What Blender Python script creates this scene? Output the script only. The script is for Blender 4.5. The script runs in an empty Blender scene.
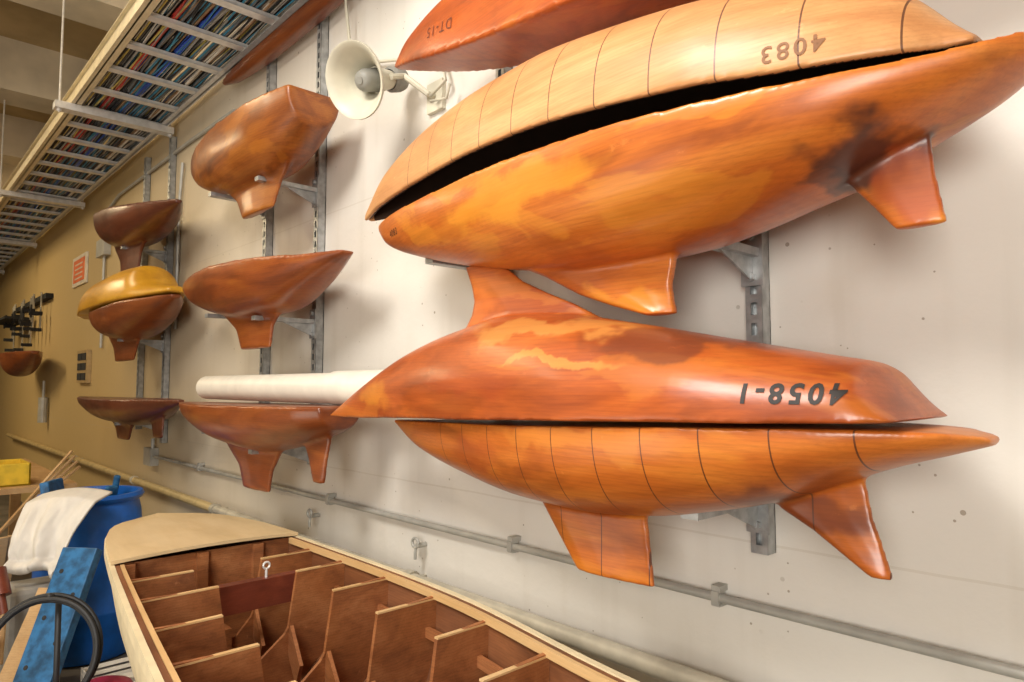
import bpy, bmesh, math, random
from mathutils import Vector, Matrix, noise
from mathutils.bvhtree import BVHTree
from math import sin, cos, pi, atan, radians, sqrt
random.seed(7)
S = bpy.context.scene
COL = S.collection
S.view_settings.view_transform = 'Standard'

# ------------------------------------------------------------------ helpers
def link(o, parent=None):
    COL.objects.link(o)
    if parent: o.parent = parent
    return o
def empty(name):
    o = bpy.data.objects.new(name, None); o.empty_display_size = .1
    return link(o)
def mesh_obj(name, verts, faces, mat=None, parent=None, smooth=False, fmats=None, mats=None):
    me = bpy.data.meshes.new(name)
    me.from_pydata([tuple(v) for v in verts], [], faces)
    bm = bmesh.new(); bm.from_mesh(me)
    bmesh.ops.recalc_face_normals(bm, faces=bm.faces)
    bm.to_mesh(me); bm.free()
    if mats:
        for m in mats: me.materials.append(m)
    elif mat: me.materials.append(mat)
    if fmats:
        for p, i in zip(me.polygons, fmats): p.material_index = i
    if smooth:
        for p in me.polygons: p.use_smooth = True
    return link(bpy.data.objects.new(name, me), parent)
def bevel(o, w=.004, seg=2):
    m = o.modifiers.new('bev', 'BEVEL'); m.width = w; m.segments = seg; m.limit_method = 'ANGLE'
    return o
class MB:
    def __init__(s): s.v = []; s.f = []; s.m = []
    def add(s, v, f, m=0):
        b = len(s.v); s.v += [tuple(p) for p in v]
        s.f += [tuple(i + b for i in q) for q in f]; s.m += [m] * len(f)
    def box(s, lo, hi, m=0, M=None):
        x0, y0, z0 = lo; x1, y1, z1 = hi
        v = [Vector(p) for p in [(x0,y0,z0),(x1,y0,z0),(x1,y1,z0),(x0,y1,z0),(x0,y0,z1),(x1,y0,z1),(x1,y1,z1),(x0,y1,z1)]]
        if M: v = [M @ p for p in v]
        s.add(v, [(0,3,2,1),(4,5,6,7),(0,1,5,4),(1,2,6,5),(2,3,7,6),(3,0,4,7)], m)
    def beam(s, a, b, w, h, m=0, up=(0, 0, 1)):
        a = Vector(a); b = Vector(b); d = b - a; L = d.length; d.normalize()
        r = d.cross(Vector(up)); r.normalize(); u = r.cross(d)
        M = Matrix((r, d, u)).transposed().to_4x4(); M.translation = a
        s.box((-w/2, 0, -h/2), (w/2, L, h/2), m, M)
    def tube(s, pts, r, n=8, m=0, cap=True):
        pts = [Vector(p) for p in pts]
        rr = r if isinstance(r, (list, tuple)) else [r] * len(pts)
        ref = None; V = []; F = []
        for i, p in enumerate(pts):
            d = (pts[min(i+1, len(pts)-1)] - pts[max(i-1, 0)]).normalized()
            if ref is None:
                ref = Vector((0, 0, 1)) if abs(d.z) < .9 else Vector((1, 0, 0))
            a = (ref - d * ref.dot(d)).normalized(); b = d.cross(a); ref = a
            for k in range(n):
                t = 2*pi*k/n; V.append(p + (a*cos(t) + b*sin(t)) * rr[i])
        for i in range(len(pts)-1):
            for k in range(n):
                F.append((i*n+k, i*n+(k+1) % n, (i+1)*n+(k+1) % n, (i+1)*n+k))
        if cap:
            F.append(tuple(range(n))[::-1]); F.append(tuple((len(pts)-1)*n+k for k in range(n)))
        s.add(V, F, m)
    def lathe(s, prof, n, M, m=0):
        V = []; F = []
        for r, z in prof:
            for k in range(n):
                t = 2*pi*k/n; V.append(M @ Vector((r*cos(t), r*sin(t), z)))
        for i in range(len(prof)-1):
            for k in range(n):
                F.append((i*n+k, i*n+(k+1) % n, (i+1)*n+(k+1) % n, (i+1)*n+k))
        s.add(V, F, m)
    def obj(s, name, mats, parent=None, smooth=False):
        if not isinstance(mats, (list, tuple)): mats = [mats]
        return mesh_obj(name, s.v, s.f, parent=parent, smooth=smooth, fmats=s.m, mats=mats)
def autosmooth(o, ang=35):
    me = o.data
    bm = bmesh.new(); bm.from_mesh(me)
    for f in bm.faces: f.smooth = True
    for e in bm.edges:
        if len(e.link_faces) == 2 and e.calc_face_angle(0) > radians(ang): e.smooth = False
    bm.to_mesh(me); bm.free(); return o
def itp(tab, x, c=1):
    """smooth (limited cubic) interpolation through a table"""
    n = len(tab)
    if x <= tab[0][0]: return tab[0][c]
    if x >= tab[-1][0]: return tab[-1][c]
    i = 0
    while tab[i+1][0] < x: i += 1
    def sl(k):
        if k <= 0: return (tab[1][c]-tab[0][c])/(tab[1][0]-tab[0][0])
        if k >= n-1: return (tab[-1][c]-tab[-2][c])/(tab[-1][0]-tab[-2][0])
        a = (tab[k][c]-tab[k-1][c])/(tab[k][0]-tab[k-1][0]); b = (tab[k+1][c]-tab[k][c])/(tab[k+1][0]-tab[k][0])
        return 0 if a*b <= 0 else 2*a*b/(a+b)
    h = tab[i+1][0]-tab[i][0]; t = (x-tab[i][0])/h
    return ((2*t**3-3*t*t+1)*tab[i][c] + (t**3-2*t*t+t)*h*sl(i) + (-2*t**3+3*t*t)*tab[i+1][c] + (t**3-t*t)*h*sl(i+1))

# ------------------------------------------------------------------ materials
class NT:
    def __init__(s, name):
        s.m = bpy.data.materials.new(name); s.m.use_nodes = True
        s.t = s.m.node_tree; s.b = s.t.nodes['Principled BSDF']
        s.tc = s.t.nodes.new('ShaderNodeTexCoord')
    def n(s, typ, ins=None, **kw):
        nd = s.t.nodes.new(typ)
        for k, v in kw.items(): setattr(nd, k, v)
        for k, v in (ins or {}).items():
            if isinstance(v, bpy.types.NodeSocket): s.t.links.new(v, nd.inputs[k])
            else: nd.inputs[k].default_value = v
        return nd
    def co(s, scale=(1, 1, 1)):
        return s.n('ShaderNodeMapping', {'Vector': s.tc.outputs['Object'], 'Scale': scale}).outputs[0]
    def noise(s, scale, detail=4, vec=None, rough=.5, dist=0):
        return s.n('ShaderNodeTexNoise', {'Vector': vec or s.tc.outputs['Object'], 'Scale': scale, 'Detail': detail, 'Roughness': rough, 'Distortion': dist}).outputs[0]
    def math(s, op, a, b=0., c=0.):
        return s.n('ShaderNodeMath', {0: a, 1: b, 2: c}, operation=op).outputs[0]
    def remap(s, v, a, b, c=0., d=1.):
        return s.n('ShaderNodeMapRange', {0: v, 1: a, 2: b, 3: c, 4: d}, interpolation_type='SMOOTHSTEP').outputs[0]
    def mix(s, f, a, b, bt='MIX'):
        nd = s.t.nodes.new('ShaderNodeMix'); nd.data_type = 'RGBA'; nd.blend_type = bt
        for k, v in ((0, f), (6, a), (7, b)):
            if isinstance(v, bpy.types.NodeSocket): s.t.links.new(v, nd.inputs[k])
            else: nd.inputs[k].default_value = (v if k == 0 else (*v, 1)) if not (k and len(v) == 4) else v
        return nd.outputs[2]
    def col(s, c): s.t.links.new(c, s.b.inputs['Base Color'])
    def bump(s, h, st=.2, d=.01):
        b = s.n('ShaderNodeBump', {'Height': h, 'Strength': st, 'Distance': d})
        s.t.links.new(b.outputs[0], s.b.inputs['Normal'])
    def set(s, **k):
        for a, v in k.items():
            i = s.b.inputs[a.replace('_', ' ')]
            if isinstance(v, bpy.types.NodeSocket): s.t.links.new(v, i)
            else: i.default_value = v
def simple(name, c, rough=.5, metal=0, var=.15, scale=12, bump=0):
    t = NT(name)
    f = t.noise(scale, 4)
    t.col(t.mix(t.remap(f, .3, .7), tuple(x*(1-var) for x in c), tuple(min(1, x*(1+var)) for x in c)))
    t.set(Roughness=rough, Metallic=metal)
    if bump: t.bump(t.noise(scale*6, 3), bump, .003)
    return t.m
def wood(name, c1, c2, c3, blobs=(), lines=None, rough=.36, coat=.2, blotch=None, seed=0., grain=1.):
    """varnished pine: c1 dark grain, c2 main, c3 light; blobs=(centre, radii, colour, strength)"""
    t = NT(name)
    pos = t.tc.outputs['Object']
    off = t.n('ShaderNodeMapping', {'Vector': pos, 'Location': (seed, seed*2, seed*3), 'Scale': (1.2, 3.5, 7)}).outputs[0]
    g = t.noise(1.5, 6, off, .58, .9)
    rings = t.n('ShaderNodeTexWave', {'Vector': off, 'Scale': 5.0, 'Distortion': 9.0, 'Detail': 2, 'Detail Scale': .5}, wave_type='BANDS', bands_direction='Z').outputs['Fac']
    mid = t.noise(2.2, 5, t.n('ShaderNodeMapping', {'Vector': pos, 'Location': (seed, 0, seed), 'Scale': (2.2, 14, 34)}).outputs[0], .6, .5)
    fine = t.noise(3.0, 4, t.co((5, 70, 130)))
    r = t.n('ShaderNodeValToRGB', {0: g}); e = r.color_ramp.elements
    e[0].position = .26; e[0].color = (*c1, 1); e[1].position = .76; e[1].color = (*c3, 1)
    k = e.new(.5); k.color = (*c2, 1)
    c = r.outputs[0]
    c = t.mix(t.math('MULTIPLY', t.remap(rings, .45, 1), .13*grain), c, tuple(x*.7 for x in c1))
    c = t.mix(t.math('MULTIPLY', t.remap(mid, .48, .70), .22*grain), c, tuple(x*.75 for x in c1))
    c = t.mix(t.math('MULTIPLY', t.remap(fine, .45, .8), .22*grain), c, tuple(x*.5 for x in c1))
    if blotch:
        b = t.noise(2.6, 5, t.n('ShaderNodeMapping', {'Vector': pos, 'Location': (seed+3, 1, 2), 'Scale': (.8, 1.6, 2.6)}).outputs[0], .55, .6)
        c = t.mix(t.math('MULTIPLY', t.remap(b, .54, .59), .34), c, blotch)
        c = t.mix(t.math('MULTIPLY', t.remap(b, .45, .33), .4), c, tuple(x*.55 for x in c1))
    for ctr, rad, colr, st in blobs:
        wob = t.n('ShaderNodeTexNoise', {'Vector': pos, 'Scale': 7., 'Detail': 4.}).outputs['Color']
        p2 = t.n('ShaderNodeVectorMath', {0: wob, 1: (.5, .5, .5)}, operation='SUBTRACT').outputs[0]
        p2 = t.n('ShaderNodeVectorMath', {0: p2, 1: (.24, .24, .16)}, operation='MULTIPLY').outputs[0]
        p2 = t.n('ShaderNodeVectorMath', {0: p2, 1: pos}, operation='ADD').outputs[0]
        p2 = t.n('ShaderNodeVectorMath', {0: p2, 1: ctr}, operation='SUBTRACT').outputs[0]
        p2 = t.n('ShaderNodeVectorMath', {0: p2, 1: rad}, operation='DIVIDE').outputs[0]
        ln = t.n('ShaderNodeVectorMath', {0: p2}, operation='LENGTH').outputs['Value']
        c = t.mix(t.remap(ln, .7, 1.2, st, 0), c, colr)
    if lines:
        sx = t.n('ShaderNodeSeparateXYZ', {0: pos}).outputs[0]
        sp, o, w, x0, x1 = lines
        d = t.math('PINGPONG', t.math('ADD', sx, -o+20*sp), sp/2)
        m = t.math('LESS_THAN', d, w)
        m = t.math('MULTIPLY', m, t.math('GREATER_THAN', sx, x0)); m = t.math('MULTIPLY', m, t.math('LESS_THAN', sx, x1))
        c = t.mix(t.math('MULTIPLY', m, .85), c, (.07, .02, .01))
    sc = t.noise(26, 5, t.co((.6, 1, 1)), .7)
    c = t.mix(t.math('MULTIPLY', t.remap(sc, .64, .72), .2*grain), c, tuple(min(1, x*1.3+.03) for x in c3))
    t.col(c)
    t.set(Roughness=t.remap(t.noise(5, 3), .3, .7, rough*.85, rough*1.25), Coat_Weight=coat, Coat_Roughness=.2)
    t.bump(t.noise(14, 3), .05, .006)
    return t.m

OR1, OR2, OR3 = (.30, .060, .009), (.52, .134, .016), (.67, .225, .032)
RD1, RD2, RD3 = (.23, .040, .008), (.42, .088, .014), (.54, .145, .025)
LT1, LT2, LT3 = (.44, .175, .058), (.57, .27, .10), (.66, .36, .15)
BR1, BR2, BR3 = (.12, .025, .006), (.21, .052, .012), (.30, .085, .018)
DK1, DK2, DK3 = (.06, .014, .006), (.11, .028, .012), (.17, .045, .018)
YEL = (.74, .31, .028)
DARK = (.055, .016, .012)

# ------------------------------------------------------------------ hull builder
M_inside = simple('hollow_interior_shade', (.045, .02, .010), .9)  # near-black colour paints the shade inside the hollow hulls
def hull(name, tab, oc, mat, fins=(), hollow=False, vox=.008, pw=.85, parent=None, smooth=6, part='hull'):
    mb = MB()
    x0, x1 = tab[0][0], tab[-1][0]
    N, Mn = 90, 14
    for i in range(N+1):
        u = i/N; u = u*.6 + .4*(.5-.5*cos(pi*u))
        x = x0 + (x1-x0)*u
        zs, zb, hb = itp(tab, x, 1), itp(tab, x, 2), itp(tab, x, 3)
        ring = []
        def arc(h, d, rev=False):
            pts = []
            for k in range(2*Mn+1):
                th = pi*k/(2*Mn); cc = cos(th)
                pts.append((x, -oc - h*math.copysign(abs(cc)**pw, cc), zs + d*sin(th)**pw))
            return pts[::-1] if rev else pts
        d = zb-zs
        ring += arc(hb, d)
        if hollow:
            t = .02; di = math.copysign(max(abs(d)-t, abs(d)*.3), d)
            ring += arc(max(hb-t, hb*.3), di, True)
        else:
            for k in range(1, 6):
                ring.append((x, -oc + hb*(1-2*k/6), zs))
        ringn = len(ring)
        if i == 0: V = []
        V += ring
    F = []
    for i in range(N):
        for k in range(ringn):
            a = i*ringn+k; b = i*ringn+(k+1) % ringn
            F.append((a, b, b+ringn, a+ringn))
    F.append(tuple(range(ringn))[::-1]); F.append(tuple(N*ringn+k for k in range(ringn)))
    mb.add(V, F)
    prof = [(0, .3), (.06, .75), (.2, 1), (.45, 1), (.75, .7), (1, .3)]
    for rows in fins:
        FV = []; n = None
        for z, xa, xb, ht in rows:
            r = [(xa+(xb-xa)*t, -oc-ht*h, z) for t, h in prof] + [(xa+(xb-xa)*t, -oc+ht*h, z) for t, h in prof[::-1]]
            n = len(r); FV += r
        FF = []
        for i in range(len(rows)-1):
            for k in range(n):
                a = i*n+k; b = i*n+(k+1) % n
                FF.append((a, b, b+n, a+n))
        FF.append(tuple(range(n))[::-1]); FF.append(tuple((len(rows)-1)*n+k for k in range(n)))
        mb.add(FV, FF)
    me = bpy.data.meshes.new('tmp')
    me.from_pydata(mb.v, [], mb.f)
    bm = bmesh.new(); bm.from_mesh(me); bmesh.ops.recalc_face_normals(bm, faces=bm.faces); bm.to_mesh(me); bm.free()
    tmp = bpy.data.objects.new('tmp', me); COL.objects.link(tmp)
    r = tmp.modifiers.new('r', 'REMESH'); r.mode = 'VOXEL'; r.voxel_size = vox
    s = tmp.modifiers.new('s', 'SMOOTH'); s.factor = .5; s.iterations = smooth
    dg = bpy.context.evaluated_depsgraph_get()
    m2 = bpy.data.meshes.new_from_object(tmp.evaluated_get(dg))
    bpy.data.objects.remove(tmp)
    m2.materials.clear(); m2.materials.append(mat)
    for p in m2.polygons: p.use_smooth = True
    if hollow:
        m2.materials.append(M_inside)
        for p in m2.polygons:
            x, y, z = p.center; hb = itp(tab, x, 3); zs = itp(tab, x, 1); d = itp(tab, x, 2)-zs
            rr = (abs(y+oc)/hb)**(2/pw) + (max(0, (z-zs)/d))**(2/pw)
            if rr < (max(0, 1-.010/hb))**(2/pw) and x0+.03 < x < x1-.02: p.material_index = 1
    m2.name = name
    E = parent or empty(name)
    o = bpy.data.objects.new(part, m2); link(o, E)
    return E, o
def decal(txt, ho, x, z, size, rot=pi, mat=None, parent=None, name='stencil_number', slant=0, ink=.0, space=1.22):
    cu = bpy.data.curves.new('t', 'FONT'); cu.body = txt; cu.size = size; cu.align_x = 'CENTER'; cu.align_y = 'CENTER'
    cu.offset = ink; cu.resolution_u = 3; cu.space_character = space
    to = bpy.data.objects.new('t', cu); COL.objects.link(to)
    me = bpy.data.meshes.new_from_object(to.evaluated_get(bpy.context.evaluated_depsgraph_get()))
    bpy.data.objects.remove(to)
    bm = bmesh.new(); bm.from_mesh(me)
    bmesh.ops.triangulate(bm, faces=bm.faces)
    bmesh.ops.subdivide_edges(bm, edges=bm.edges, cuts=3, use_grid_fill=True)
    hb = bmesh.new(); hb.from_mesh(ho.data); bvh = BVHTree.FromBMesh(hb); hb.free()
    dead = []
    for v in bm.verts:
        px, pz = v.co.x*cos(rot)-v.co.y*sin(rot), v.co.x*sin(rot)+v.co.y*cos(rot)
        pz += slant*px
        h = bvh.ray_cast(Vector((x+px, -2.5, z+pz)), Vector((0, 1, 0)))
        if h[0]: v.co = h[0] + h[1]*.0014
        else: dead.append(v)
    bmesh.ops.delete(bm, geom=dead, context='VERTS')
    bm.to_mesh(me); bm.free(); me.materials.clear(); me.materials.append(mat)
    return link(bpy.data.objects.new(name, me), parent)

# ------------------------------------------------------------------ room
def wall_mat():
    t = NT('painted_concrete')
    p = t.tc.outputs['Object']
    big = t.noise(.9, 4, t.co((.6, 1, 1.2)))
    c = t.mix(t.remap(big, .3, .7), (.68, .64, .575), (.76, .725, .665))
    streak = t.noise(1.0, 5, t.co((9, 1, .7)))
    c = t.mix(t.math('MULTIPLY', t.remap(streak, .5, .8), .35), c, (.55, .50, .42))
    stain = t.noise(2.3, 6)
    c = t.mix(t.math('MULTIPLY', t.remap(stain, .58, .75), .3), c, (.56, .48, .37))
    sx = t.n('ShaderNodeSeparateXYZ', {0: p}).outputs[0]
    c = t.mix(t.remap(sx, -2.0, -7.5, 0, .88), c, (.48, .33, .11))  # light fall-off toward the far end, painted in as a darker yellow tint
    vo = t.n('ShaderNodeTexVoronoi', {'Vector': p, 'Scale': 11.}, feature='F1').outputs['Distance']
    msk = t.remap(t.noise(1.7, 2), .45, .55)
    pit = t.math('MULTIPLY', t.math('LESS_THAN', vo, .06), msk)
    vo2 = t.n('ShaderNodeTexVoronoi', {'Vector': p, 'Scale': 23.}, feature='F1').outputs['Distance']
    pit = t.math('MAXIMUM', pit, t.math('MULTIPLY', t.math('LESS_THAN', vo2, .07), t.remap(t.noise(2.4, 2), .50, .56)))
    c = t.mix(t.math('MULTIPLY', pit, .7), c, (.25, .19, .12))
    sz = t.n('ShaderNodeSeparateXYZ', {0: p}).outputs[2]
    dz = t.math('PINGPONG', t.math('ADD', sz, t.math('MULTIPLY', t.noise(3, 2), .01)), .61)
    jl = t.math('LESS_THAN', dz, .003)
    c = t.mix(t.math('MULTIPLY', jl, .25), c, (.45, .38, .28))
    t.col(c); t.set(Roughness=.6)
    h = t.math('SUBTRACT', t.math('MULTIPLY', t.noise(22, 5), .5), pit)
    t.bump(h, .35, .01)
    return t.m
M_wall = wall_mat()
M_ceil = simple('ceiling_paint', (.48, .36, .19), .8, scale=2)
M_beam = simple('beam_paint', (.70, .61, .46), .8, scale=2)
M_floor = simple('floor_concrete', (.13, .115, .10), .6, var=.35, scale=3, bump=.2)
X0, X1, Y0, ZC = -22., 4., -6., 4.9
def boxobj(name, lo, hi, mat, parent=None):
    b = MB(); b.box(lo, hi); return b.obj(name, mat, parent)
boxobj('wall_right', (X0, 0, 0), (X1, .2, ZC), M_wall)
boxobj('wall_left', (X0, Y0-.2, 0), (X1, Y0, ZC), M_beam)
boxobj('wall_far', (X0-.2, Y0, 0), (X0, .2, ZC), M_beam)
boxobj('wall_near', (X1, Y0, 0), (X1+.2, .2, ZC), M_beam)
boxobj('floor', (X0-.2, Y0-.2, -.2), (X1+.2, .2, 0), M_floor)
boxobj('ceiling', (X0-.2, Y0-.2, ZC), (X1+.2, .2, ZC+.2), M_ceil)
b = MB()
for i in range(9):
    x = -1.2-2.3*i
    b.box((x-.22, Y0, 4.4), (x+.22, 0, ZC))
b.obj('ceiling_beam', M_beam)

# ------------------------------------------------------------------ big hull models
M_L = wood('varnish_lower', OR1, OR2, OR3, blotch=(.68, .24, .026), seed=1.3, lines=(.122, -.905, .0014, -1.62, -.40),
           blobs=[((-.56, -.35, 1.37), (.14, .3, .04), (.12, .022, .01), .7), ((-1.35, -.45, 1.42), (.12, .2, .05), (.30, .04, .008), .4), ((-.95, -.5, 1.48), (.3, .2, .025), (.66, .24, .035), .4),
                  ((-1.0, -.4, 1.35), (.2, .2, .02), (.22, .035, .01), .4)])
M_U = wood('varnish_red', RD1, RD2, RD3, blotch=(.56, .18, .024), seed=4.1,
           blobs=[((-1.12, -.45, 1.735), (.28, .14, .025), (.66, .32, .08), .5), ((-.72, -.45, 1.705), (.24, .25, .03), (.13, .035, .018), .7), ((-1.9, -.4, 1.57), (.14, .2, .05), YEL, .3),
                  ((-1.3, -.5, 1.6), (.2, .14, .04), (.32, .04, .008), .3), ((-1.0, -.5, 1.66), (.18, .14, .012), (.70, .33, .06), .45), ((-1.45, -.4, 1.80), (.1, .2, .05), (.60, .15, .02), .5)])
M_B = wood('varnish_amber', OR1, OR2, OR3, blotch=(.72, .29, .028), seed=7.7,
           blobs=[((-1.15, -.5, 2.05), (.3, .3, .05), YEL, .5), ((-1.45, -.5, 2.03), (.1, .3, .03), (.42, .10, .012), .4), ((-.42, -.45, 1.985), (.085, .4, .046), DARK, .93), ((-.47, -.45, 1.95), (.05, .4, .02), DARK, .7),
                  ((-.95, -.36, 1.80), (.13, .1, .035), YEL, .5), ((-.34, -.33, 1.93), (.05, .1, .06), (.35, .05, .01), .6)])
M_C = wood('varnish_pale', LT1, LT2, LT3, seed=2.2, lines=(.135, -1.005, .0015, -1.8, -.3), rough=.46, coat=.08)
M_D = wood('varnish_orange_red', RD1, (.44, .085, .012), RD3, blotch=(.58, .18, .02), seed=9.2)
M_ink = simple('stencil_ink', (.015, .010, .008), .6)
M_inkbrown = simple('stencil_ink_faded', (.24, .10, .035), .6)
M_inkdark = simple('stencil_ink_dim', (.14, .03, .012), .6)

L_tab = [(-1.90,1.487,1.475,.015),(-1.72,1.492,1.40,.075),(-1.48,1.498,1.345,.125),(-1.25,1.503,1.312,.165),(-1.05,1.51,1.305,.19),
 (-.88,1.516,1.318,.2),(-.74,1.522,1.345,.205),(-.59,1.526,1.385,.19),(-.48,1.529,1.43,.17),(-.40,1.53,1.462,.14),(-.32,1.528,1.488,.10),(-.26,1.52,1.508,.03)]
EL, oL = hull('yacht_hull_model', L_tab, .33, M_L, vox=.0048,
  fins=[[(1.36,-1.29,-.86,.03),(1.307,-1.235,-.915,.026),(1.158,-1.115,-.897,.022)],
        [(1.44,-.68,-.455,.02),(1.368,-.605,-.443,.018),(1.336,-.545,-.432,.017),(1.30,-.492,-.422,.016),(1.272,-.45,-.413,.015)]])
U_tab = [(-2.33,1.484,1.492,.015),(-2.04,1.49,1.615,.075),(-1.78,1.5,1.705,.125),(-1.53,1.508,1.76,.165),(-1.32,1.513,1.785,.19),(-1.14,1.52,1.775,.205),
 (-.93,1.526,1.74,.22),(-.73,1.532,1.70,.22),(-.58,1.535,1.67,.205),(-.49,1.538,1.652,.19),(-.425,1.54,1.638,.178),(-.39,1.541,1.59,.165),(-.36,1.542,1.55,.15)]
EU, oU = hull('yacht_hull_model', U_tab, .33, M_U, vox=.0048,
  fins=[[(1.74,-1.56,-1.0,.035),(1.80,-1.515,-1.12,.025),(1.84,-1.505,-1.22,.02),(1.88,-1.515,-1.31,.018),(1.945,-1.545,-1.405,.016)]])
decal('4058-1', oU, -.503, 1.587, .0455, pi, M_ink, EU, ink=.0013, space=1.32)
B_tab = [(-2.01,2.15,2.12,.015),(-1.95,2.15,2.07,.04),(-1.78,2.147,2.01,.09),(-1.49,2.14,1.94,.15),(-1.25,2.135,1.90,.19),(-1.04,2.125,1.875,.215),
 (-.79,2.112,1.89,.23),(-.68,2.105,1.91,.225),(-.56,2.10,1.94,.21),(-.46,2.096,1.965,.19),(-.38,2.096,2.00,.165),(-.30,2.10,2.03,.13),(-.24,2.108,2.055,.10),(-.19,2.12,2.08,.06)]
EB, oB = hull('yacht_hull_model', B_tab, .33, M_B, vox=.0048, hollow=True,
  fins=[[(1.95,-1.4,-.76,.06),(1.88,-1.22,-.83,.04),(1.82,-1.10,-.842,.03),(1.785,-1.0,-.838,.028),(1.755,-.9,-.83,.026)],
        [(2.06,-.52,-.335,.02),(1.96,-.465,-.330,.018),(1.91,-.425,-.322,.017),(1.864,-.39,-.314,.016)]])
decal('4083', oB, -1.83, 2.085, .030, 0, M_ink, EB)
C_tab = [(-2.1,2.18,2.215,.015),(-1.9,2.187,2.33,.08),(-1.63,2.195,2.405,.13),(-1.4,2.195,2.43,.17),(-1.17,2.187,2.435,.2),(-.92,2.165,2.41,.225),
 (-.67,2.136,2.37,.23),(-.47,2.113,2.31,.2),(-.34,2.108,2.24,.15),(-.28,2.11,2.17,.11),(-.245,2.112,2.13,.10)]
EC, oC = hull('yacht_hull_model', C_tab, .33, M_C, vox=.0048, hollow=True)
decal('4083', oC, -.475, 2.148, .042, pi, M_inkbrown, EC, ink=.0003)
D_tab = [(-2.0,2.72,2.74,.015),(-1.9,2.69,2.80,.045),(-1.65,2.62,2.85,.09),(-1.35,2.56,2.86,.12),(-1.0,2.51,2.84,.15),(-.6,2.49,2.80,.16),(-.3,2.50,2.72,.12),(-.1,2.52,2.6,.05)]
ED, oD = hull('yacht_hull_model', D_tab, .28, M_D, vox=.008)
decal('DT-15', oD, -1.64, 2.70, .05, pi, M_inkdark, ED, slant=-.2)

# ------------------------------------------------------------------ far hull models
M_T2 = wood('varnish_brown_a', BR1, (.31, .088, .014), (.45, .16, .025), seed=3.3, blotch=(.50, .17, .018))
M_M2 = wood('varnish_brown_b', BR1, (.27, .062, .012), (.38, .115, .018), seed=5.3)
M_B2 = wood('varnish_brown_c', DK2, (.22, .052, .012), (.34, .095, .02), seed=6.3)
M_T1 = wood('varnish_dark_a', DK1, DK2, DK3, seed=8.3)
M_M1 = wood('varnish_dark_b', DK2, BR2, BR3, seed=11.3)
M_Y1 = wood('varnish_yellow', (.44, .20, .016), (.60, .30, .02), (.70, .39, .04), seed=12.3)
def sm(name, tab, mat, fins=(), **k): return hull(name, tab, .28, mat, fins, vox=.009, smooth=5, **k)
sm('yacht_hull_model', [(-4.1,2.86,2.80,.02),(-3.9,2.86,2.69,.08),(-3.6,2.85,2.60,.14),(-3.3,2.845,2.555,.17),(-3.0,2.84,2.56,.175),(-2.8,2.84,2.61,.155),(-2.62,2.84,2.69,.12)], M_T2,
   [[(2.62,-3.6,-2.8,.04),(2.52,-3.42,-2.93,.028),(2.42,-3.35,-3.0,.022)]])
sm('yacht_hull_model', [(-4.15,2.16,2.13,.03),(-3.85,2.16,2.02,.11),(-3.5,2.16,1.95,.17),(-3.2,2.15,1.915,.2),(-2.9,2.14,1.925,.185),(-2.7,2.13,1.98,.15),(-2.5,2.12,2.045,.09),(-2.33,2.12,2.10,.03)], M_M2,
   [[(1.98,-3.6,-2.85,.04),(1.87,-3.38,-2.98,.028),(1.77,-3.32,-3.0,.022)]])
EB2, _ = sm('yacht_hull_model', [(-4.15,1.505,1.48,.03),(-3.75,1.507,1.38,.14),(-3.3,1.51,1.32,.2),(-3.0,1.512,1.305,.2),(-2.75,1.515,1.335,.19),(-2.5,1.518,1.39,.15),(-2.36,1.52,1.43,.09)], M_B2,
   [[(1.34,-3.5,-2.85,.04),(1.22,-3.3,-2.95,.028),(1.12,-3.25,-2.98,.022)], [(1.42,-2.68,-2.42,.02),(1.30,-2.60,-2.46,.018),(1.21,-2.56,-2.48,.016)]])
sm('yacht_hull_model', [(-6.1,2.87,2.83,.02),(-5.9,2.86,2.71,.12),(-5.6,2.84,2.61,.19),(-5.2,2.80,2.57,.2),(-4.9,2.77,2.59,.17),(-4.6,2.745,2.65,.1),(-4.35,2.725,2.70,.02)], M_T1,
   [[(2.62,-5.75,-5.0,.04),(2.5,-5.6,-5.12,.028),(2.39,-5.58,-5.15,.022)]])
sm('yacht_hull_model', [(-6.3,2.13,2.11,.03),(-5.9,2.13,2.02,.14),(-5.6,2.13,1.94,.19),(-5.2,2.13,1.91,.2),(-4.9,2.14,1.95,.18),(-4.6,2.14,2.04,.12),(-4.35,2.15,2.12,.03)], M_M1,
   [[(1.97,-5.85,-5.05,.04),(1.87,-5.7,-5.12,.028),(1.77,-5.65,-5.2,.022)]])
sm('yacht_hull_model', [(-6.5,2.14,2.22,.06),(-6.2,2.14,2.32,.16),(-5.7,2.14,2.38,.22),(-5.2,2.142,2.39,.22),(-4.85,2.145,2.38,.18),(-4.72,2.148,2.25,.15),(-4.32,2.155,2.19,.06)], M_Y1)
sm('yacht_hull_model', [(-6.7,1.505,1.48,.03),(-6.1,1.505,1.40,.15),(-5.5,1.507,1.34,.2),(-5.0,1.51,1.335,.19),(-4.7,1.512,1.37,.15),(-4.4,1.515,1.44,.07),(-4.2,1.515,1.49,.02)], M_T1,
   [[(1.37,-5.7,-5.1,.04),(1.30,-5.55,-5.2,.03),(1.22,-5.5,-5.25,.022)], [(1.42,-4.75,-4.5,.02),(1.27,-4.68,-4.52,.016)]])
hull('yacht_hull_model', [(-4.2,3.46,3.44,.02),(-4.0,3.46,3.40,.045),(-3.6,3.45,3.38,.06),(-3.1,3.45,3.38,.06),(-2.7,3.45,3.40,.05),(-2.3,3.45,3.43,.02)], .085, M_M1, vox=.010)
sm('yacht_hull_model', [(-10.9,1.98,1.93,.04),(-10.5,1.98,1.78,.16),(-10.1,1.98,1.70,.2),(-9.6,1.98,1.78,.15),(-9.1,1.98,1.94,.04)], M_M1)

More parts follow.
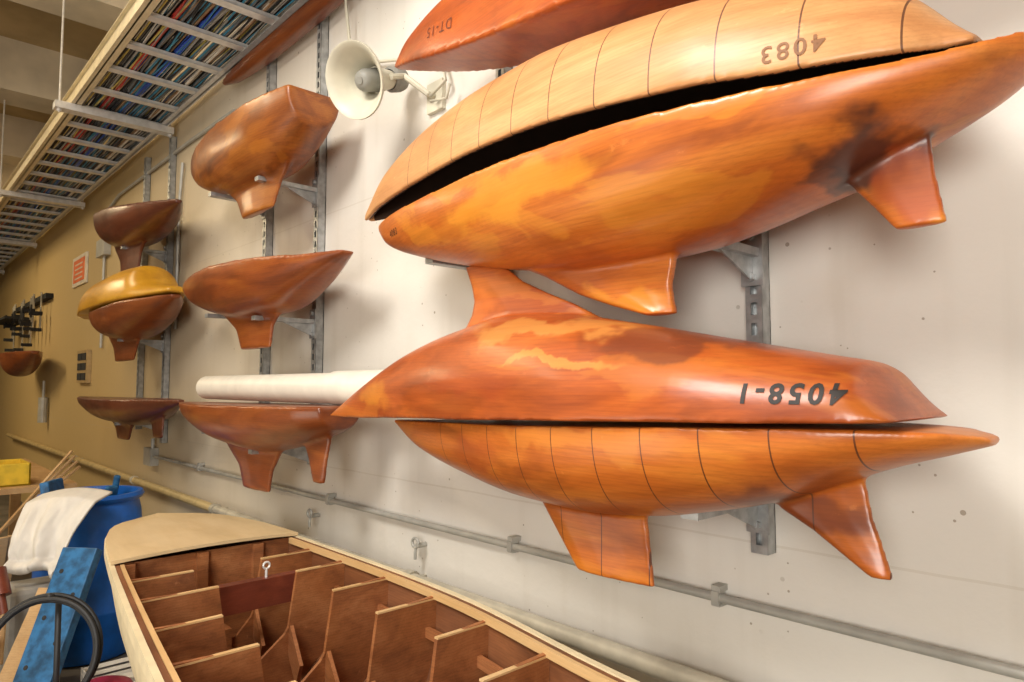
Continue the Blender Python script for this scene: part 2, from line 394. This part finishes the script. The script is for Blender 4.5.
# plastic tube lying on the lower middle hull
M_pvc = simple('white_plastic', (.78, .73, .64), .4, var=.05)
b = MB(); b.tube([(-3.95,-.22,1.586), (-2.1,-.22,1.586)], .064, 28); b.tube([(-2.5,-.22,1.588), (-2.1,-.22,1.588)], .069, 28)
autosmooth(b.obj('plastic_pipe', M_pvc))

# ------------------------------------------------------------------ slotted upright struts + brackets
M_galv = simple('galvanised_steel', (.40, .41, .41), .4, .6, var=.2, scale=30)
M_hole = simple('matt_black', (.02, .02, .02), .9)  # plain near-black for the sockets, clamp rail and jaws
M_galvp = simple('grey_paint', (.42, .41, .37), .45, .2, var=.12)
def strut(x, z0, z1, arms):
    b = MB(); w = .021
    b.box((x-w, -.004, z0), (x+w, -.001, z1))
    b.box((x-w, -.042, z0), (x-w+.003, -.001, z1)); b.box((x+w-.003, -.042, z0), (x+w, -.001, z1))
    b.box((x-w, -.043, z0), (x-.008, -.040, z1)); b.box((x+.008, -.043, z0), (x+w, -.040, z1))
    z = z0
    while z < z1-.02:
        b.box((x-.0082, -.0428, z), (x+.0082, -.0402, min(z+.020, z1))); z += .05
    for za in arms:
        b.box((x-.02, -.34, za-.02), (x+.02, -.04, za+.0)); b.box((x-.028, -.05, za-.09), (x+.028, -.044, za+.05))
        for dz in (-.07, .03):
            b.tube([(x, -.044, za+dz), (x, -.062, za+dz)], .011, 6)
        b.add([(x-.003,-.05,za-.08),(x-.003,-.2,za-.02),(x-.003,-.05,za-.02),(x+.003,-.05,za-.08),(x+.003,-.2,za-.02),(x+.003,-.05,za-.02)],
              [(0,1,2),(5,4,3),(0,3,4,1),(1,4,5,2),(2,5,3,0)])
    return b.obj('slotted_upright_rack', M_galv)
strut(-.80, 1.20, 2.75, (1.34, 1.93))
strut(-1.72, 1.45, 2.9, (2.00,))
strut(-3.06, 1.25, 3.45, (1.31, 1.915, 2.56))
strut(-3.66, 1.25, 3.45, (1.37, 1.97, 2.61))
strut(-5.38, 1.18, 3.45, (1.34, 1.925, 2.58))
strut(-6.02, 1.25, 3.45, ())

# ------------------------------------------------------------------ pipes on the wall
b = MB(); b.tube([(-5.55, -.03, 1.07), (2.5, -.03, 1.07)], .0115, 12)
for x in (-4.6, -3.8, -2.9, -1.67, -.92, -.2):
    b.box((x-.012, -.04, 1.05), (x+.012, -.001, 1.056)); b.box((x-.012, -.04, 1.085), (x+.012, -.001, 1.10)); b.box((x-.010, -.045, 1.054), (x+.010, -.012, 1.087))
b.box((-5.72, -.06, 1.0), (-5.55, -.001, 1.13))
b.tube([(-5.6, -.03, 1.1), (-5.6, -.03, 1.2)], .0135, 10)
autosmooth(b.obj('electrical_conduit', M_galvp))
M_pipe = simple('old_pipe_paint', (.48, .44, .35), .4, .1, var=.15)
M_brass = simple('tan_pipe_paint', (.50, .38, .18), .4, .1)
b = MB(); b.tube([(-12.5, -.07, .865), (-4.2, -.07, .865)], .026, 14, 1); b.tube([(-4.2, -.07, .865), (2.5, -.07, .865)], .026, 14, 0)
for x in (-8, -5.9, -4.2, -2.19, -.6): b.tube([(x-.02, -.07, .865), (x+.02, -.07, .865)], .033, 14); b.box((x-.01, -.06, .86), (x+.01, -.001, .87))
autosmooth(b.obj('steel_pipe', [M_pipe, M_brass]))
for (x, z) in ((-2.19, .985), (-3.05, .98)):
    b = MB(); b.tube([(x, -.001, z), (x, -.045, z)], .010, 8)
    b.tube([(x, -.045, z), (x, -.05, z-.025), (x, -.05, z-.05)], .006, 8)
    b.tube([(x+.02*cos(a*pi/6), -.05, z+.012+.018*sin(a*pi/6)) for a in range(13)], .006, 6)
    b.obj('eye_hook', M_galvp)
b = MB(); b.tube([(-4.2,-.02,3.3),(-5.0,-.02,3.32),(-6.9,-.02,3.32),(-7.25,-.02,3.26),(-7.35,-.02,3.1),(-7.35,-.02,1.95)], .013, 8)
b.tube([(-5.2,-.02,2.0),(-5.2,-.02,2.9),(-5.15,-.02,3.2)], .012, 8)
b.box((-7.5, -.06, 2.82), (-7.2, -.001, 2.98))
b.obj('electrical_conduit', M_galvp)
M_sign = simple('notice_orange', (.75, .16, .04), .5); M_white = simple('white_enamel', (.72, .66, .55), .4)
E = empty('safety_notice_sign')
boxobj('board', (-8.75, -.02, 2.66), (-8.1, -.002, 2.98), M_white, E)
boxobj('print', (-8.68, -.024, 2.70), (-8.17, -.02, 2.94), M_sign, E)
b = MB()
for i in range(4): b.box((-8.6, -.026, 2.73+i*.05), (-8.25, -.024, 2.745+i*.05))
b.obj('lettering', M_white, E)
E = empty('outlet_panel')
M_tan = simple('tan_panel', (.40, .28, .13), .5)
boxobj('plate', (-8.25, -.04, 1.62), (-7.8, -.001, 1.95), M_tan, E)
b = MB()
for i in range(3):
    for j in range(2):
        b.box((-8.19+j*.19, -.046, 1.65+i*.1), (-8.03+j*.19, -.04, 1.72+i*.1))
b.obj('sockets', M_hole, E)

# ------------------------------------------------------------------ cable tray
E = empty('cable_tray')
M_cream = simple('cream_rail_paint', (.70, .60, .40), .45, .1, var=.08)
M_alu = simple('aluminium', (.72, .71, .69), .35, .3, var=.1, scale=20)
zt, ya, yb = 3.5, -.66, -.10
b = MB()
b.box((-16, ya-.008, zt), (1.5, ya, zt+.12)); b.box((-16, ya-.03, zt), (1.5, ya+.03, zt+.004)); b.box((-16, ya-.03, zt+.116), (1.5, ya+.02, zt+.12))
b.obj('side_rail_outer', M_cream, E)
b = MB(); b.box((-16, yb, zt), (1.5, yb+.008, zt+.12)); b.box((-16, yb-.03, zt), (1.5, yb+.02, zt+.004)); b.obj('side_rail_inner', M_alu, E)
b = MB(); x = -15.8
while x < 1.4:
    b.box((x-.03, ya, zt+.006), (x+.03, yb, zt+.012)); b.box((x-.03, ya, zt+.01), (x-.027, yb, zt+.03)); b.box((x+.027, ya, zt+.01), (x+.03, yb, zt+.03)); x += .40
b.obj('rungs', M_alu, E)
b = MB()
for x in (-14, -11, -8.2, -5.35, -2.2, .6):
    b.box((x-.045, ya-.12, zt-.05), (x+.045, yb+.06, zt-.003))
    for yy in (ya-.09, yb+.045):
        b.tube([(x, yy, zt-.07), (x, yy, ZC)], .007, 6)
        b.tube([(x, yy, zt-.063), (x, yy, zt-.05)], .016, 6)
b.obj('trapeze_supports', M_alu, E)
cols = [(.02,.02,.022),(.015,.015,.02),(.03,.10,.50),(.75,.70,.62),(.50,.04,.03),(.14,.15,.16),(.60,.47,.12),(.05,.25,.40),(.50,.48,.43),(.36,.34,.31),(.05,.05,.05),(.65,.58,.48),(.30,.18,.09)]
cm = [simple('cable_jacket_%d' % i, c, .5) for i, c in enumerate(cols)]
b = MB()
for lay in range(3):
    for i in range(46):
        y = ya+.05 + (yb-ya-.07)*(i+.5+.3*lay)/46 + random.uniform(-.006, .006); r = random.choice((.003, .004, .0045, .0055, .007))
        ph = random.uniform(0, 6); am = random.uniform(.004, .022)
        ci = random.randrange(len(cols)) if lay < 2 else 0
        pts = []
        for k in range(60):
            x = -15.9+17.2*k/59
            pts.append((x, min(yb-.01, max(ya+.035, y+am*sin(x*1.7+ph)+am*.5*sin(x*4.1+ph*2))), zt+.034+r+lay*.014+.003*sin(x*3+ph)))
        b.tube(pts, r if lay < 2 else .008, 5, ci)
b.obj('cables', cm, E, smooth=True)

# ------------------------------------------------------------------ horn loudspeaker
E = empty('horn_loudspeaker')
M_horn = simple('horn_enamel', (.60, .56, .44), .45, var=.06)
M_hornd = simple('horn_driver', (.24, .23, .20), .5)
ax = Vector((.22, -.86, -.36)).normalized()
Mh = ax.to_track_quat('Z', 'Y').to_matrix().to_4x4(); Mh.translation = Vector((-2.22, -.32, 2.74))
b = MB()
b.lathe([(.0, -.20), (.035, -.20), (.04, -.17), (.045, -.14), (.06, -.09), (.085, -.045), (.112, -.01), (.132, .01), (.139, .012), (.141, .004), (.137, -.002)], 48, Mh)
b.lathe([(.134, .010), (.108, -.018), (.080, -.052), (.058, -.095), (.05, -.12), (0, -.12)], 48, Mh)
autosmooth(b.obj('bell', M_horn, E), 60)
b = MB(); b.lathe([(.045, -.12), (.042, -.05), (.036, -.035), (.024, -.026), (.0, -.022)], 32, Mh); b.obj('reflector', M_hornd, E, smooth=True)
b = MB(); b.lathe([(.0, -.021), (.014, -.021), (.016, -.028)], 24, Mh)
b.lathe([(.0, -.27), (.045, -.27), (.05, -.25), (.05, -.21), (.04, -.195)], 24, Mh)
b.obj('driver', M_hornd, E)
b = MB(); b.tube([Mh @ Vector((.05, 0, -.15)), Mh @ Vector((.06, .0, -.22)), (-2.13, -.05, 2.74), (-2.13, -.002, 2.74)], .012, 8); b.box((-2.18, -.02, 2.68), (-2.08, -.001, 2.80)); b.obj('bracket', M_horn, E)
b = MB(); b.tube([(-2.10,-.06,2.72),(-2.02,-.05,2.76),(-2.05,-.04,2.84),(-2.2,-.03,2.92),(-2.6,-.03,3.04),(-2.75,-.05,3.2),(-2.75,-.08,3.45)], .007, 6)
b.tube([(-2.10,-.06,2.70),(-2.0,-.06,2.68),(-1.98,-.06,2.73)], .006, 6); b.obj('wire', M_horn, E, smooth=True)

# ------------------------------------------------------------------ boat under construction
M_ply = wood('plywood_pale', (.58, .42, .22), (.66, .49, .27), (.72, .56, .34), rough=.6, coat=0, seed=20, grain=.4)
M_pine = wood('pine_batten', (.56, .33, .13), (.66, .42, .19), (.72, .50, .26), rough=.5, coat=0, seed=21, grain=.6)
M_frame = wood('mahogany_ply', (.17, .055, .018), (.34, .12, .038), (.48, .20, .075), rough=.55, coat=0, seed=22, grain=1.4)
M_inner = wood('planking_inside', (.11, .038, .015), (.21, .075, .027), (.30, .115, .043), rough=.6, coat=0, seed=25)
M_beamr = wood('mahogany_beam', (.12, .024, .012), (.18, .038, .018), (.25, .06, .026), rough=.45, coat=.1, seed=23)
M_cedge = simple('cream_gunwale', (.74, .62, .40), .45, var=.08)
GZ = .95
W = [(-3.63,-.55,.01),(-3.60,-.55,.10),(-3.52,-.552,.19),(-3.35,-.556,.26),(-3.1,-.565,.31),(-2.6,-.60,.36),(-1.64,-.68,.42),(-.96,-.79,.43),(-.3,-.84,.40),(.4,-.84,.33),(1.1,-.84,.2)]
def dep(x): return itp([(-3.63, .08), (-3.5, .22), (-3.2, .34), (-2.6, .42), (-1, .45), (1.1, .3)], x)
def sect(x, inset=0., n=16, pw=.7):
    c, h, d = itp(W, x, 1), max(.004, itp(W, x, 2)-inset), max(.01, dep(x)-inset)
    return [(x, c-h*math.copysign(abs(cos(pi*k/n))**pw, cos(pi*k/n)), GZ-d*sin(pi*k/n)**pw) for k in range(n+1)]
E = empty('unfinished_wooden_boat')
xs = [-3.63,-3.62,-3.60,-3.56,-3.5,-3.42]+[-3.3+.1*i for i in range(45)]
V = []; F = []; fm = []; n = 17
for x in xs: V += sect(x) + sect(x, .016)[::-1]
R = 2*n
for i in range(len(xs)-1):
    for k in range(R):
        a = i*R+k; c = i*R+(k+1) % R; F.append((a, c, c+R, a+R)); fm.append(0 if k < n-1 else 1)
F.append(tuple(range(R))[::-1]); fm.append(0); F.append(tuple((len(xs)-1)*R+k for k in range(R))); fm.append(0)
autosmooth(mesh_obj('hull_shell', V, F, parent=E, fmats=fm, mats=[M_cedge, M_inner]))
def rail(name, side, w_in, w_out, z0, z1, mat, xa=-3.63):
    V = []; F = []
    X = [x for x in xs if x >= xa]
    for x in X:
        c, h = itp(W, x, 1), itp(W, x, 2)
        for (o, z) in ((w_out, z0), (w_out, z1), (-w_in, z1), (-w_in, z0)): V.append((x, c+side*(h+o), z))
    for i in range(len(X)-1):
        for k in range(4): F.append((i*4+k, i*4+(k+1) % 4, i*4+4+(k+1) % 4, i*4+4+k))
    F += [(3, 2, 1, 0), tuple(len(V)-4+k for k in range(4))]
    mesh_obj(name, V, F, mat, E)
for s, nm in ((1, 'wall_side'), (-1, 'room_side')):
    rail('outwale_'+nm, s, -.001, .018, GZ-.035, GZ+.004, M_cedge)
    rail('inwale_'+nm, s, .030, -.017, GZ-.02, GZ+.002, M_pine, -2.85)
    rail('stringer_'+nm, s, .06, -.045, GZ-.13, GZ-.10, M_frame, -2.85)
V = []; F = []; X = [x for x in xs if x <= -2.79]
for zoff in (.006, .018):
    for x in X:
        c, h = itp(W, x, 1), itp(W, x, 2)+.012
        for k in range(9):
            t = -1+2*k/8; V.append((x, c+h*t, GZ+zoff+.012*(1-t*t)))
nx = len(X); q = nx*9
for i in range(nx-1):
    for k in range(8):
        a = i*9+k; F.append((a, a+9, a+10, a+1)); F.append((q+a, q+a+1, q+a+10, q+a+9))
for i in range(nx-1):
    for k in (0, 8): a = i*9+k; F.append((a, a+9, q+a+9, q+a))
for i in (0, nx-1):
    for k in range(8): a = i*9+k; F.append((a, a+1, q+a+1, q+a))
mesh_obj('foredeck', V, F, M_ply, E)
def frame(x, solid=False, th=.013, wl=.24, wr=.2):
    o = sect(x, .018, 32); c, h, d = itp(W, x, 1), itp(W, x, 2)-.018, dep(x)
    m = len(o); inner = []
    for k in range(m):
        t = k/(m-1); s_ = -1 if t < .5 else 1; u = 1-abs(2*t-1)
        wd = wl if s_ < 0 else wr
        if solid: inner.append((x, c+s_*h*(1-u), GZ-.003))
        else:
            if u < .4: w = u/.4; y = h-wd-.03*w; z = GZ-.022-.20*w
            elif u < .75: w = (u-.4)/.35; y = (h-wd-.03)*(1-w)+.04*w; z = GZ-.222-(d-.222-.13)*w
            else: w = (u-.75)/.25; y = .04*(1-w); z = GZ-d+.13
            inner.append((x, c+s_*max(y, 0), z))
    if not solid: o = [(p[0], p[1], min(p[2], GZ-.012)) for p in o]
    V = []
    for dx in (-th/2, th/2):
        V += [(p[0]+dx, p[1], p[2]) for p in o] + [(p[0]+dx, p[1], p[2]) for p in inner]
    F = []; q = 2*m
    for k in range(m-1):
        F += [(k, k+1, m+k+1, m+k), (q+k, q+m+k, q+m+k+1, q+k+1), (k, q+k, q+k+1, k+1), (m+k, m+k+1, q+m+k+1, q+m+k)]
    F += [(0, m, q+m, q), (m-1, q+m-1, q+m+m-1, m+m-1)]
    return V, F
b = MB(); capm = MB()
v, f = frame(-2.83, True); b.add(v, f)
for y in (-.88, -.62, -.40): b.box((-2.825, y-.02, GZ-.16), (-2.80, y+.02, GZ-.004))
for x in (-2.62, -2.36, -2.06, -1.77, -1.49, -1.21, -.93, -.6, -.3, 0, .3):
    wl, wr = random.uniform(.2, .27), random.uniform(.17, .22)
    v, f = frame(x, wl=wl, wr=wr); b.add(v, f)
    c, h = itp(W, x, 1), itp(W, x, 2)-.018
    capm.box((x-.0075, c-h+.01, GZ-.022), (x+.0075, c-h+wl, GZ-.017)); capm.box((x-.0075, c+h-wr, GZ-.022), (x+.0075, c+h-.01, GZ-.017))
    b.beam((x, c+h-wr-.02, GZ-.24), (x+.14, c+h-wr-.05, GZ-.33), .012, .10)
b.obj('frames', M_frame, E); capm.obj('frame_caps', M_pine, E)
b = MB(); b.box((-2.47, -.84, .805), (-2.43, -.36, .905)); b.obj('thwart_beam', M_beamr, E)
b = MB(); b.box((-3.2, -.62, GZ-.33), (-2.6, -.58, GZ-.25))
for i in range(20):
    xa, xb = -2.6+.18*i, -2.42+.18*i
    b.beam((xa, itp(W, xa, 1), GZ-dep(xa)+.05), (xb, itp(W, xb, 1), GZ-dep(xb)+.05), .05, .06)
b.obj('keelson', M_frame, E)
b = MB(); b.tube([(-2.45, -.52, .90), (-2.45, -.52, .935)], .005, 6); b.tube([(-2.45, -.52+.012*cos(a*pi/6), .947+.012*sin(a*pi/6)) for a in range(13)], .004, 6); b.obj('eye_bolt', M_alu, E)
for x in (-2.5, -.9):
    E2 = empty('wooden_trestle'); b = MB(); c = itp(W, x, 1); zt2 = GZ-dep(x)-.012
    b.box((x-.045, c-.30, zt2-.09), (x+.045, c+.36, zt2))
    for sx in (-1, 1):
        for sy in (-1, 1): b.beam((x+sx*.2, c+sy*.30, 0), (x+sx*.02, c+sy*.24, zt2-.08), .04, .09)
        b.beam((x+sx*.13, c-.27, .2), (x+sx*.13, c+.27, .2), .02, .07)
    b.obj('timber', M_pine, E2)

# ------------------------------------------------------------------ clutter at the far left
M_blue = simple('blue_plastic', (.01, .13, .55), .35, var=.12)
M_blued = simple('blue_paint', (.02, .12, .28), .5, var=.4, scale=25)
M_cloth = simple('white_cotton', (.72, .68, .62), .9, var=.05)
M_sack = simple('grey_sacking', (.30, .28, .25), .9, var=.15)
M_black = simple('black_rubber', (.02, .02, .022), .5)
M_yel = simple('yellow_plastic', (.75, .52, .04), .4)
M_red = simple('maroon_vinyl', (.30, .012, .04), .4)
M_redc = simple('red_cable', (.50, .02, .015), .4)
M_grey = simple('cast_grey', (.28, .28, .27), .45, .3)
M_bras = simple('aged_brass', (.50, .33, .12), .35, .8)
M_tanw = wood('bare_timber', (.42, .24, .10), (.54, .33, .15), (.62, .42, .22), rough=.6, coat=0, seed=30)
E = empty('plastic_barrel')
Mb = Matrix.Translation((-4.83, -.58, 0)); b = MB()
b.lathe([(0,.01),(.26,.01),(.275,.04),(.28,.25),(.29,.27),(.29,.29),(.28,.31),(.285,.60),(.297,.62),(.297,.65),(.285,.67),(.27,.84),(.255,.90),(.275,.91),(.285,.93),(.275,.95),(.25,.95),(.24,.90),(.26,.80),(.26,.03),(0,.03)], 48, Mb)
autosmooth(b.obj('drum', M_blue, E), 50)
b = MB(); b.beam((-4.75,-.60,.5),(-4.62,-.52,1.0),.07,.03); b.beam((-4.85,-.7,.5),(-4.9,-.78,1.03),.2,.05); b.tube([(-4.9,-.5,.5),(-4.8,-.45,1.04)], .02, 8); bevel(b.obj('tool_handles', M_blued, E), .01)
P00, P10, P01, P11 = Vector((-4.60,-.92,1.0)), Vector((-4.28,-.64,1.02)), Vector((-4.40,-1.04,.66)), Vector((-4.20,-.86,.60))
V = []; F = []; n = 70
for j in range(n+1):
    for i in range(n+1):
        u, v = i/n, j/n
        p = P00.lerp(P10, u).lerp(P01.lerp(P11, u), v)
        nrm = Vector((.7, -.6, .15))
        fold = sin(u*13+2.5*noise.noise(Vector((u*2, v*1.5, 2)))+v*1.5)
        w = .06*sin(pi*min(1, v*1.2)) + .026*fold*(.25+v) + .03*noise.noise(Vector((u*3, v*2, 1))) + .008*noise.noise(Vector((u*14, v*7, 5)))
        if v > .85: w += .035*sin((v-.85)/.15*pi)
        if v < .12: w -= .10*(.12-v)/.12
        p = p + nrm*w + Vector((0, 0, .03*sin(pi*u)*(1-v) - .03*sin(u*5+1)*v))
        V.append(p)
for j in range(n):
    for i in range(n): a = j*(n+1)+i; F.append((a, a+1, a+n+2, a+n+1))
o = mesh_obj('draped_cloth', V, F, M_cloth, smooth=True); m = o.modifiers.new('s', 'SOLIDIFY'); m.thickness = .012
E = empty('tool_crate'); b = MB()
b.box((-4.54,-1.04,.0),(-4.30,-.80,.56)); bevel(b.obj('body', M_sack, E), .03)
E = empty('drilled_blue_board'); b = MB(); b.beam((-3.66,-1.10,.02),(-3.92,-.80,.80), .18, .05, 0, up=(.6,-.7,.4))
bevel(b.obj('board', M_blued, E), .004)
b = MB(); A = Vector((-3.66,-1.10,.02)); B_ = Vector((-3.92,-.80,.80)); nn = (Vector((.6,-.7,.4)) - (B_-A).normalized()*Vector((.6,-.7,.4)).dot((B_-A).normalized())).normalized()
for i in range(7):
    p_ = A.lerp(B_, .15+.12*i); sd = (B_-A).normalized().cross(nn)*.05*(1 if i % 2 else -1); b.tube([p_+sd+nn*.024, p_+sd+nn*.0265], .011, 10)
b.obj('bolt_holes', M_black, E)
b = MB(); b.beam((-3.78,-1.17,.02),(-4.04,-.89,.60), .15, .03, 0, up=(.6,-.7,.4)); b.obj('plywood_face', M_tanw, E)
# coil of black hose on a post
E = empty('black_hose_coil'); c = Vector((-3.44,-1.03,.49)); nrm = Vector((.75,-.6,.25)).normalized(); a1 = nrm.cross(Vector((0,0,1))).normalized(); a2 = nrm.cross(a1)
b = MB(); pts = []
for k in range(48*3):
    th = 2*pi*k/48; rr_ = .225 - .010*sin(th*.66+1) - .004*(k/48)
    pts.append(c + (a1*cos(th)+a2*sin(th))*rr_ + nrm*(.016*(k/48)-.02))
pts += [pts[-1]+Vector((.0,-.03,-.08)), pts[-1]+Vector((.02,-.06,-.2)), Vector((pts[-1].x+.03, pts[-1].y-.08, .012))]
b.tube(pts, .010, 8)
top = c + a2*(-.225 if a2.z < 0 else .225)
b.tube([top-nrm*.05, top+nrm*.03], .012, 8); b.tube([top-nrm*.05, (top.x-nrm.x*.06, top.y-nrm.y*.06, 0)], .012, 8)
b.obj('hose_and_hanger', M_black, E, smooth=True)
# mallet
E = empty('wooden_mallet'); b = MB(); b.tube([(-4.22,-1.10,.70),(-4.16,-1.09,.58)], [.035,.045], 16); b.tube([(-4.16,-1.09,.58),(-4.12,-1.08,.50)], [.02,.02], 12); autosmooth(b.obj('head', M_beamr, E))
b = MB(); b.tube([(-4.12,-1.08,.50),(-4.02,-1.10,.30)], .014, 10); b.obj('handle', M_tanw, E)
# machine casting
E = empty('machine_casting'); b = MB(); Mc = Matrix.Translation((-4.10,-1.21,0))
b.lathe([(0,0),(.10,0),(.10,.03),(.06,.05),(.05,.30),(.09,.33),(.09,.42),(.05,.45),(.03,.50),(0,.50)], 24, Mc); b.tube([(-4.10,-1.21,.38),(-4.0,-1.18,.40),(-3.93,-1.16,.36)], .03, 12)
autosmooth(b.obj('body', M_grey, E))
b = MB(); b.tube([(-3.98,-1.18,.40),(-3.91,-1.16,.43)], .04, 12); b.tube([(-4.04,-1.18,.47),(-3.96,-1.15,.50),(-3.93,-1.17,.42)], .014, 10); b.tube([(-4.10,-1.21,.50),(-4.10,-1.21,.58)], .022, 10)
autosmooth(b.obj('brass_fittings', M_bras, E))
b = MB(); b.tube([(-3.95,-1.30,.012),(-3.80,-1.26,.16),(-3.66,-1.22,.10),(-3.6,-1.28,.012),(-3.5,-1.34,.012)], .010, 8); b.obj('red_air_hose', M_redc, smooth=True)
E = empty('plastic_crate'); b = MB()
cx, cy, cz = -3.72, -.68, .05
for i in range(7):
    z = cz+.03*i; b.box((cx-.14,cy-.12,z),(cx+.14,cy-.115,z+.018)); b.box((cx-.14,cy+.115,z),(cx+.14,cy+.12,z+.018)); b.box((cx-.14,cy-.12,z),(cx-.135,cy+.12,z+.018)); b.box((cx+.135,cy-.12,z),(cx+.14,cy+.12,z+.018))
for i in range(8):
    t = -.14+.28*i/7.; b.box((cx+t-.007,cy-.121,0),(cx+t+.007,cy-.114,cz+.2)); b.box((cx+t-.007,cy+.114,0),(cx+t+.007,cy+.121,cz+.2)); b.box((cx+.134,cy+t*.85-.007,0),(cx+.141,cy+t*.85+.007,cz+.2))
b.box((cx-.14,cy-.12,.01),(cx+.14,cy+.12,.02)); b.box((cx-.12,cy-.1,.02),(cx+.12,cy+.1,.18))
b.obj('lattice', M_pvc, E)
b = MB(); b.lathe([(0,.34),(.06,.34),(.11,.32),(.13,.29),(.12,.25),(.13,.20),(.12,.16),(.13,.12),(.12,.08),(.13,.05),(.11,0),(0,0)], 32, Matrix.Translation((-3.38,-.82,0))); b.obj('maroon_hose_coil', M_red, smooth=True)
E = empty('work_bench'); b = MB(); b.box((-8.2,-1.3,.84),(-5.9,-.45,.88))
for x in (-8.1, -6.05):
    for y in (-1.22, -.53): b.box((x-.04,y-.04,0),(x+.04,y+.04,.84))
b.obj('top_and_legs', M_tanw, E)
E = empty('storage_bin'); b = MB(); b.box((-6.4,-1.02,.88),(-6.0,-.72,.90)); b.box((-6.4,-1.02,.88),(-6.38,-.72,1.04)); b.box((-6.02,-1.02,.88),(-6.0,-.72,1.04)); b.box((-6.4,-1.02,.88),(-6.0,-1.0,1.04)); b.box((-6.4,-.74,.88),(-6.0,-.72,1.04)); bevel(b.obj('bin', M_yel, E), .008)
b = MB()
for i in range(4):
    b.beam((-5.60-.02*i, -1.12+.03*i, .40+.05*i), (-5.86-.01*i, -.50+.02*i, 1.12-.04*i), .022, .012)
b.obj('timber_offcuts', M_tanw)
b = MB()
for i in range(7):
    b.beam((-5.1+random.uniform(-.05,.1), -1.3+.05*i, .02), (-4.85+random.uniform(-.1,.0), -1.25+.05*i, .66+random.uniform(0,.12)), .05, .02)
b.obj('timber_offcuts', M_tanw)
# clamp rack
E = empty('clamp_rack'); M_chr = simple('chrome_steel', (.5,.48,.42), .25, .7)
b = MB(); b.box((-12.4,-.08,2.66),(-9.9,-.001,2.72)); b.box((-12.3,-.35,2.47),(-11.0,-.05,2.50)); b.obj('rail', M_hole, E)
b = MB(); b2 = MB()
for i in range(10):
    x = -12.3+.25*i; L = random.uniform(.35,.7); y = -.10-.02*(i % 3)
    b.tube([(x,y,2.74),(x,y,2.70-L)], .012, 6); b.tube([(x,y,2.70-L+.03),(x,y-.10,2.70-L+.03)], .012, 6)
    b2.box((x-.025,y-.12,2.5-.05*(i%4)),(x+.025,y+.015,2.55-.05*(i%4))); b2.tube([(x,y-.10,2.42),(x,y-.10,2.58)], .012, 6)
    b2.box((x-.02,y-.10,2.70-L),(x+.02,y+.015,2.74-L))
b.obj('bars', M_chr, E); b2.obj('jaws', M_hole, E)
b = MB(); b.tube([(-9.9,-.06,1.15),(-9.9,-.06,1.45)],.05,12); b.tube([(-9.9,-.06,1.4),(-9.9,-.06,1.65)],.015,8); b.obj('hanging_fitting', M_galvp, None)

# ------------------------------------------------------------------ lights
def area(name, loc, target, size, power, col, sy=None):
    l = bpy.data.lights.new(name, 'AREA'); l.size = size; l.energy = power; l.color = col
    if sy: l.shape = 'RECTANGLE'; l.size_y = sy
    o = bpy.data.objects.new(name, l); o.location = loc
    o.rotation_euler = (Vector(target)-Vector(loc)).to_track_quat('-Z', 'Y').to_euler(); link(o); return o
area('bounce_flash', (-1.3, -2.8, 4.1), (-.9, -.2, 1.5), 1.2, 160, (1, .965, .90))
area('added_fill', (.9, -3.6, 1.9), (-1.0, -.2, 1.7), 1.3, 105, (1, .965, .90))  # added fill light behind the camera, lifts the hull undersides
area('ceiling_fixture', (-5.5, -2.8, 4.3), (-5.5, -1.2, 0), .4, 85, (1, .82, .54), 2.4)
area('ceiling_fixture', (-10.5, -2.8, 4.3), (-10.5, -1.2, 0), .4, 180, (1, .78, .46), 2.4)
w = bpy.data.worlds.new('w'); S.world = w; w.use_nodes = True
w.node_tree.nodes['Background'].inputs[0].default_value = (1, .93, .82, 1); w.node_tree.nodes['Background'].inputs[1].default_value = .3
area('floor_bounce', (-3.0, -3.6, .6), (-3.2, -.8, 4.0), 2.0, 35, (1, .92, .78))

# ------------------------------------------------------------------ camera
cd = bpy.data.cameras.new('camera'); cam = bpy.data.objects.new('camera', cd); link(cam)
cd.sensor_width = 36; cd.lens = 24.01; cd.clip_start = .02
cam.location = (0, -1.6, 1.6)
p = atan(44/683.); f = Vector((-.729*cos(p), .685*cos(p), sin(p)))
cam.rotation_euler = f.to_track_quat('-Z', 'Y').to_euler()
S.camera = cam
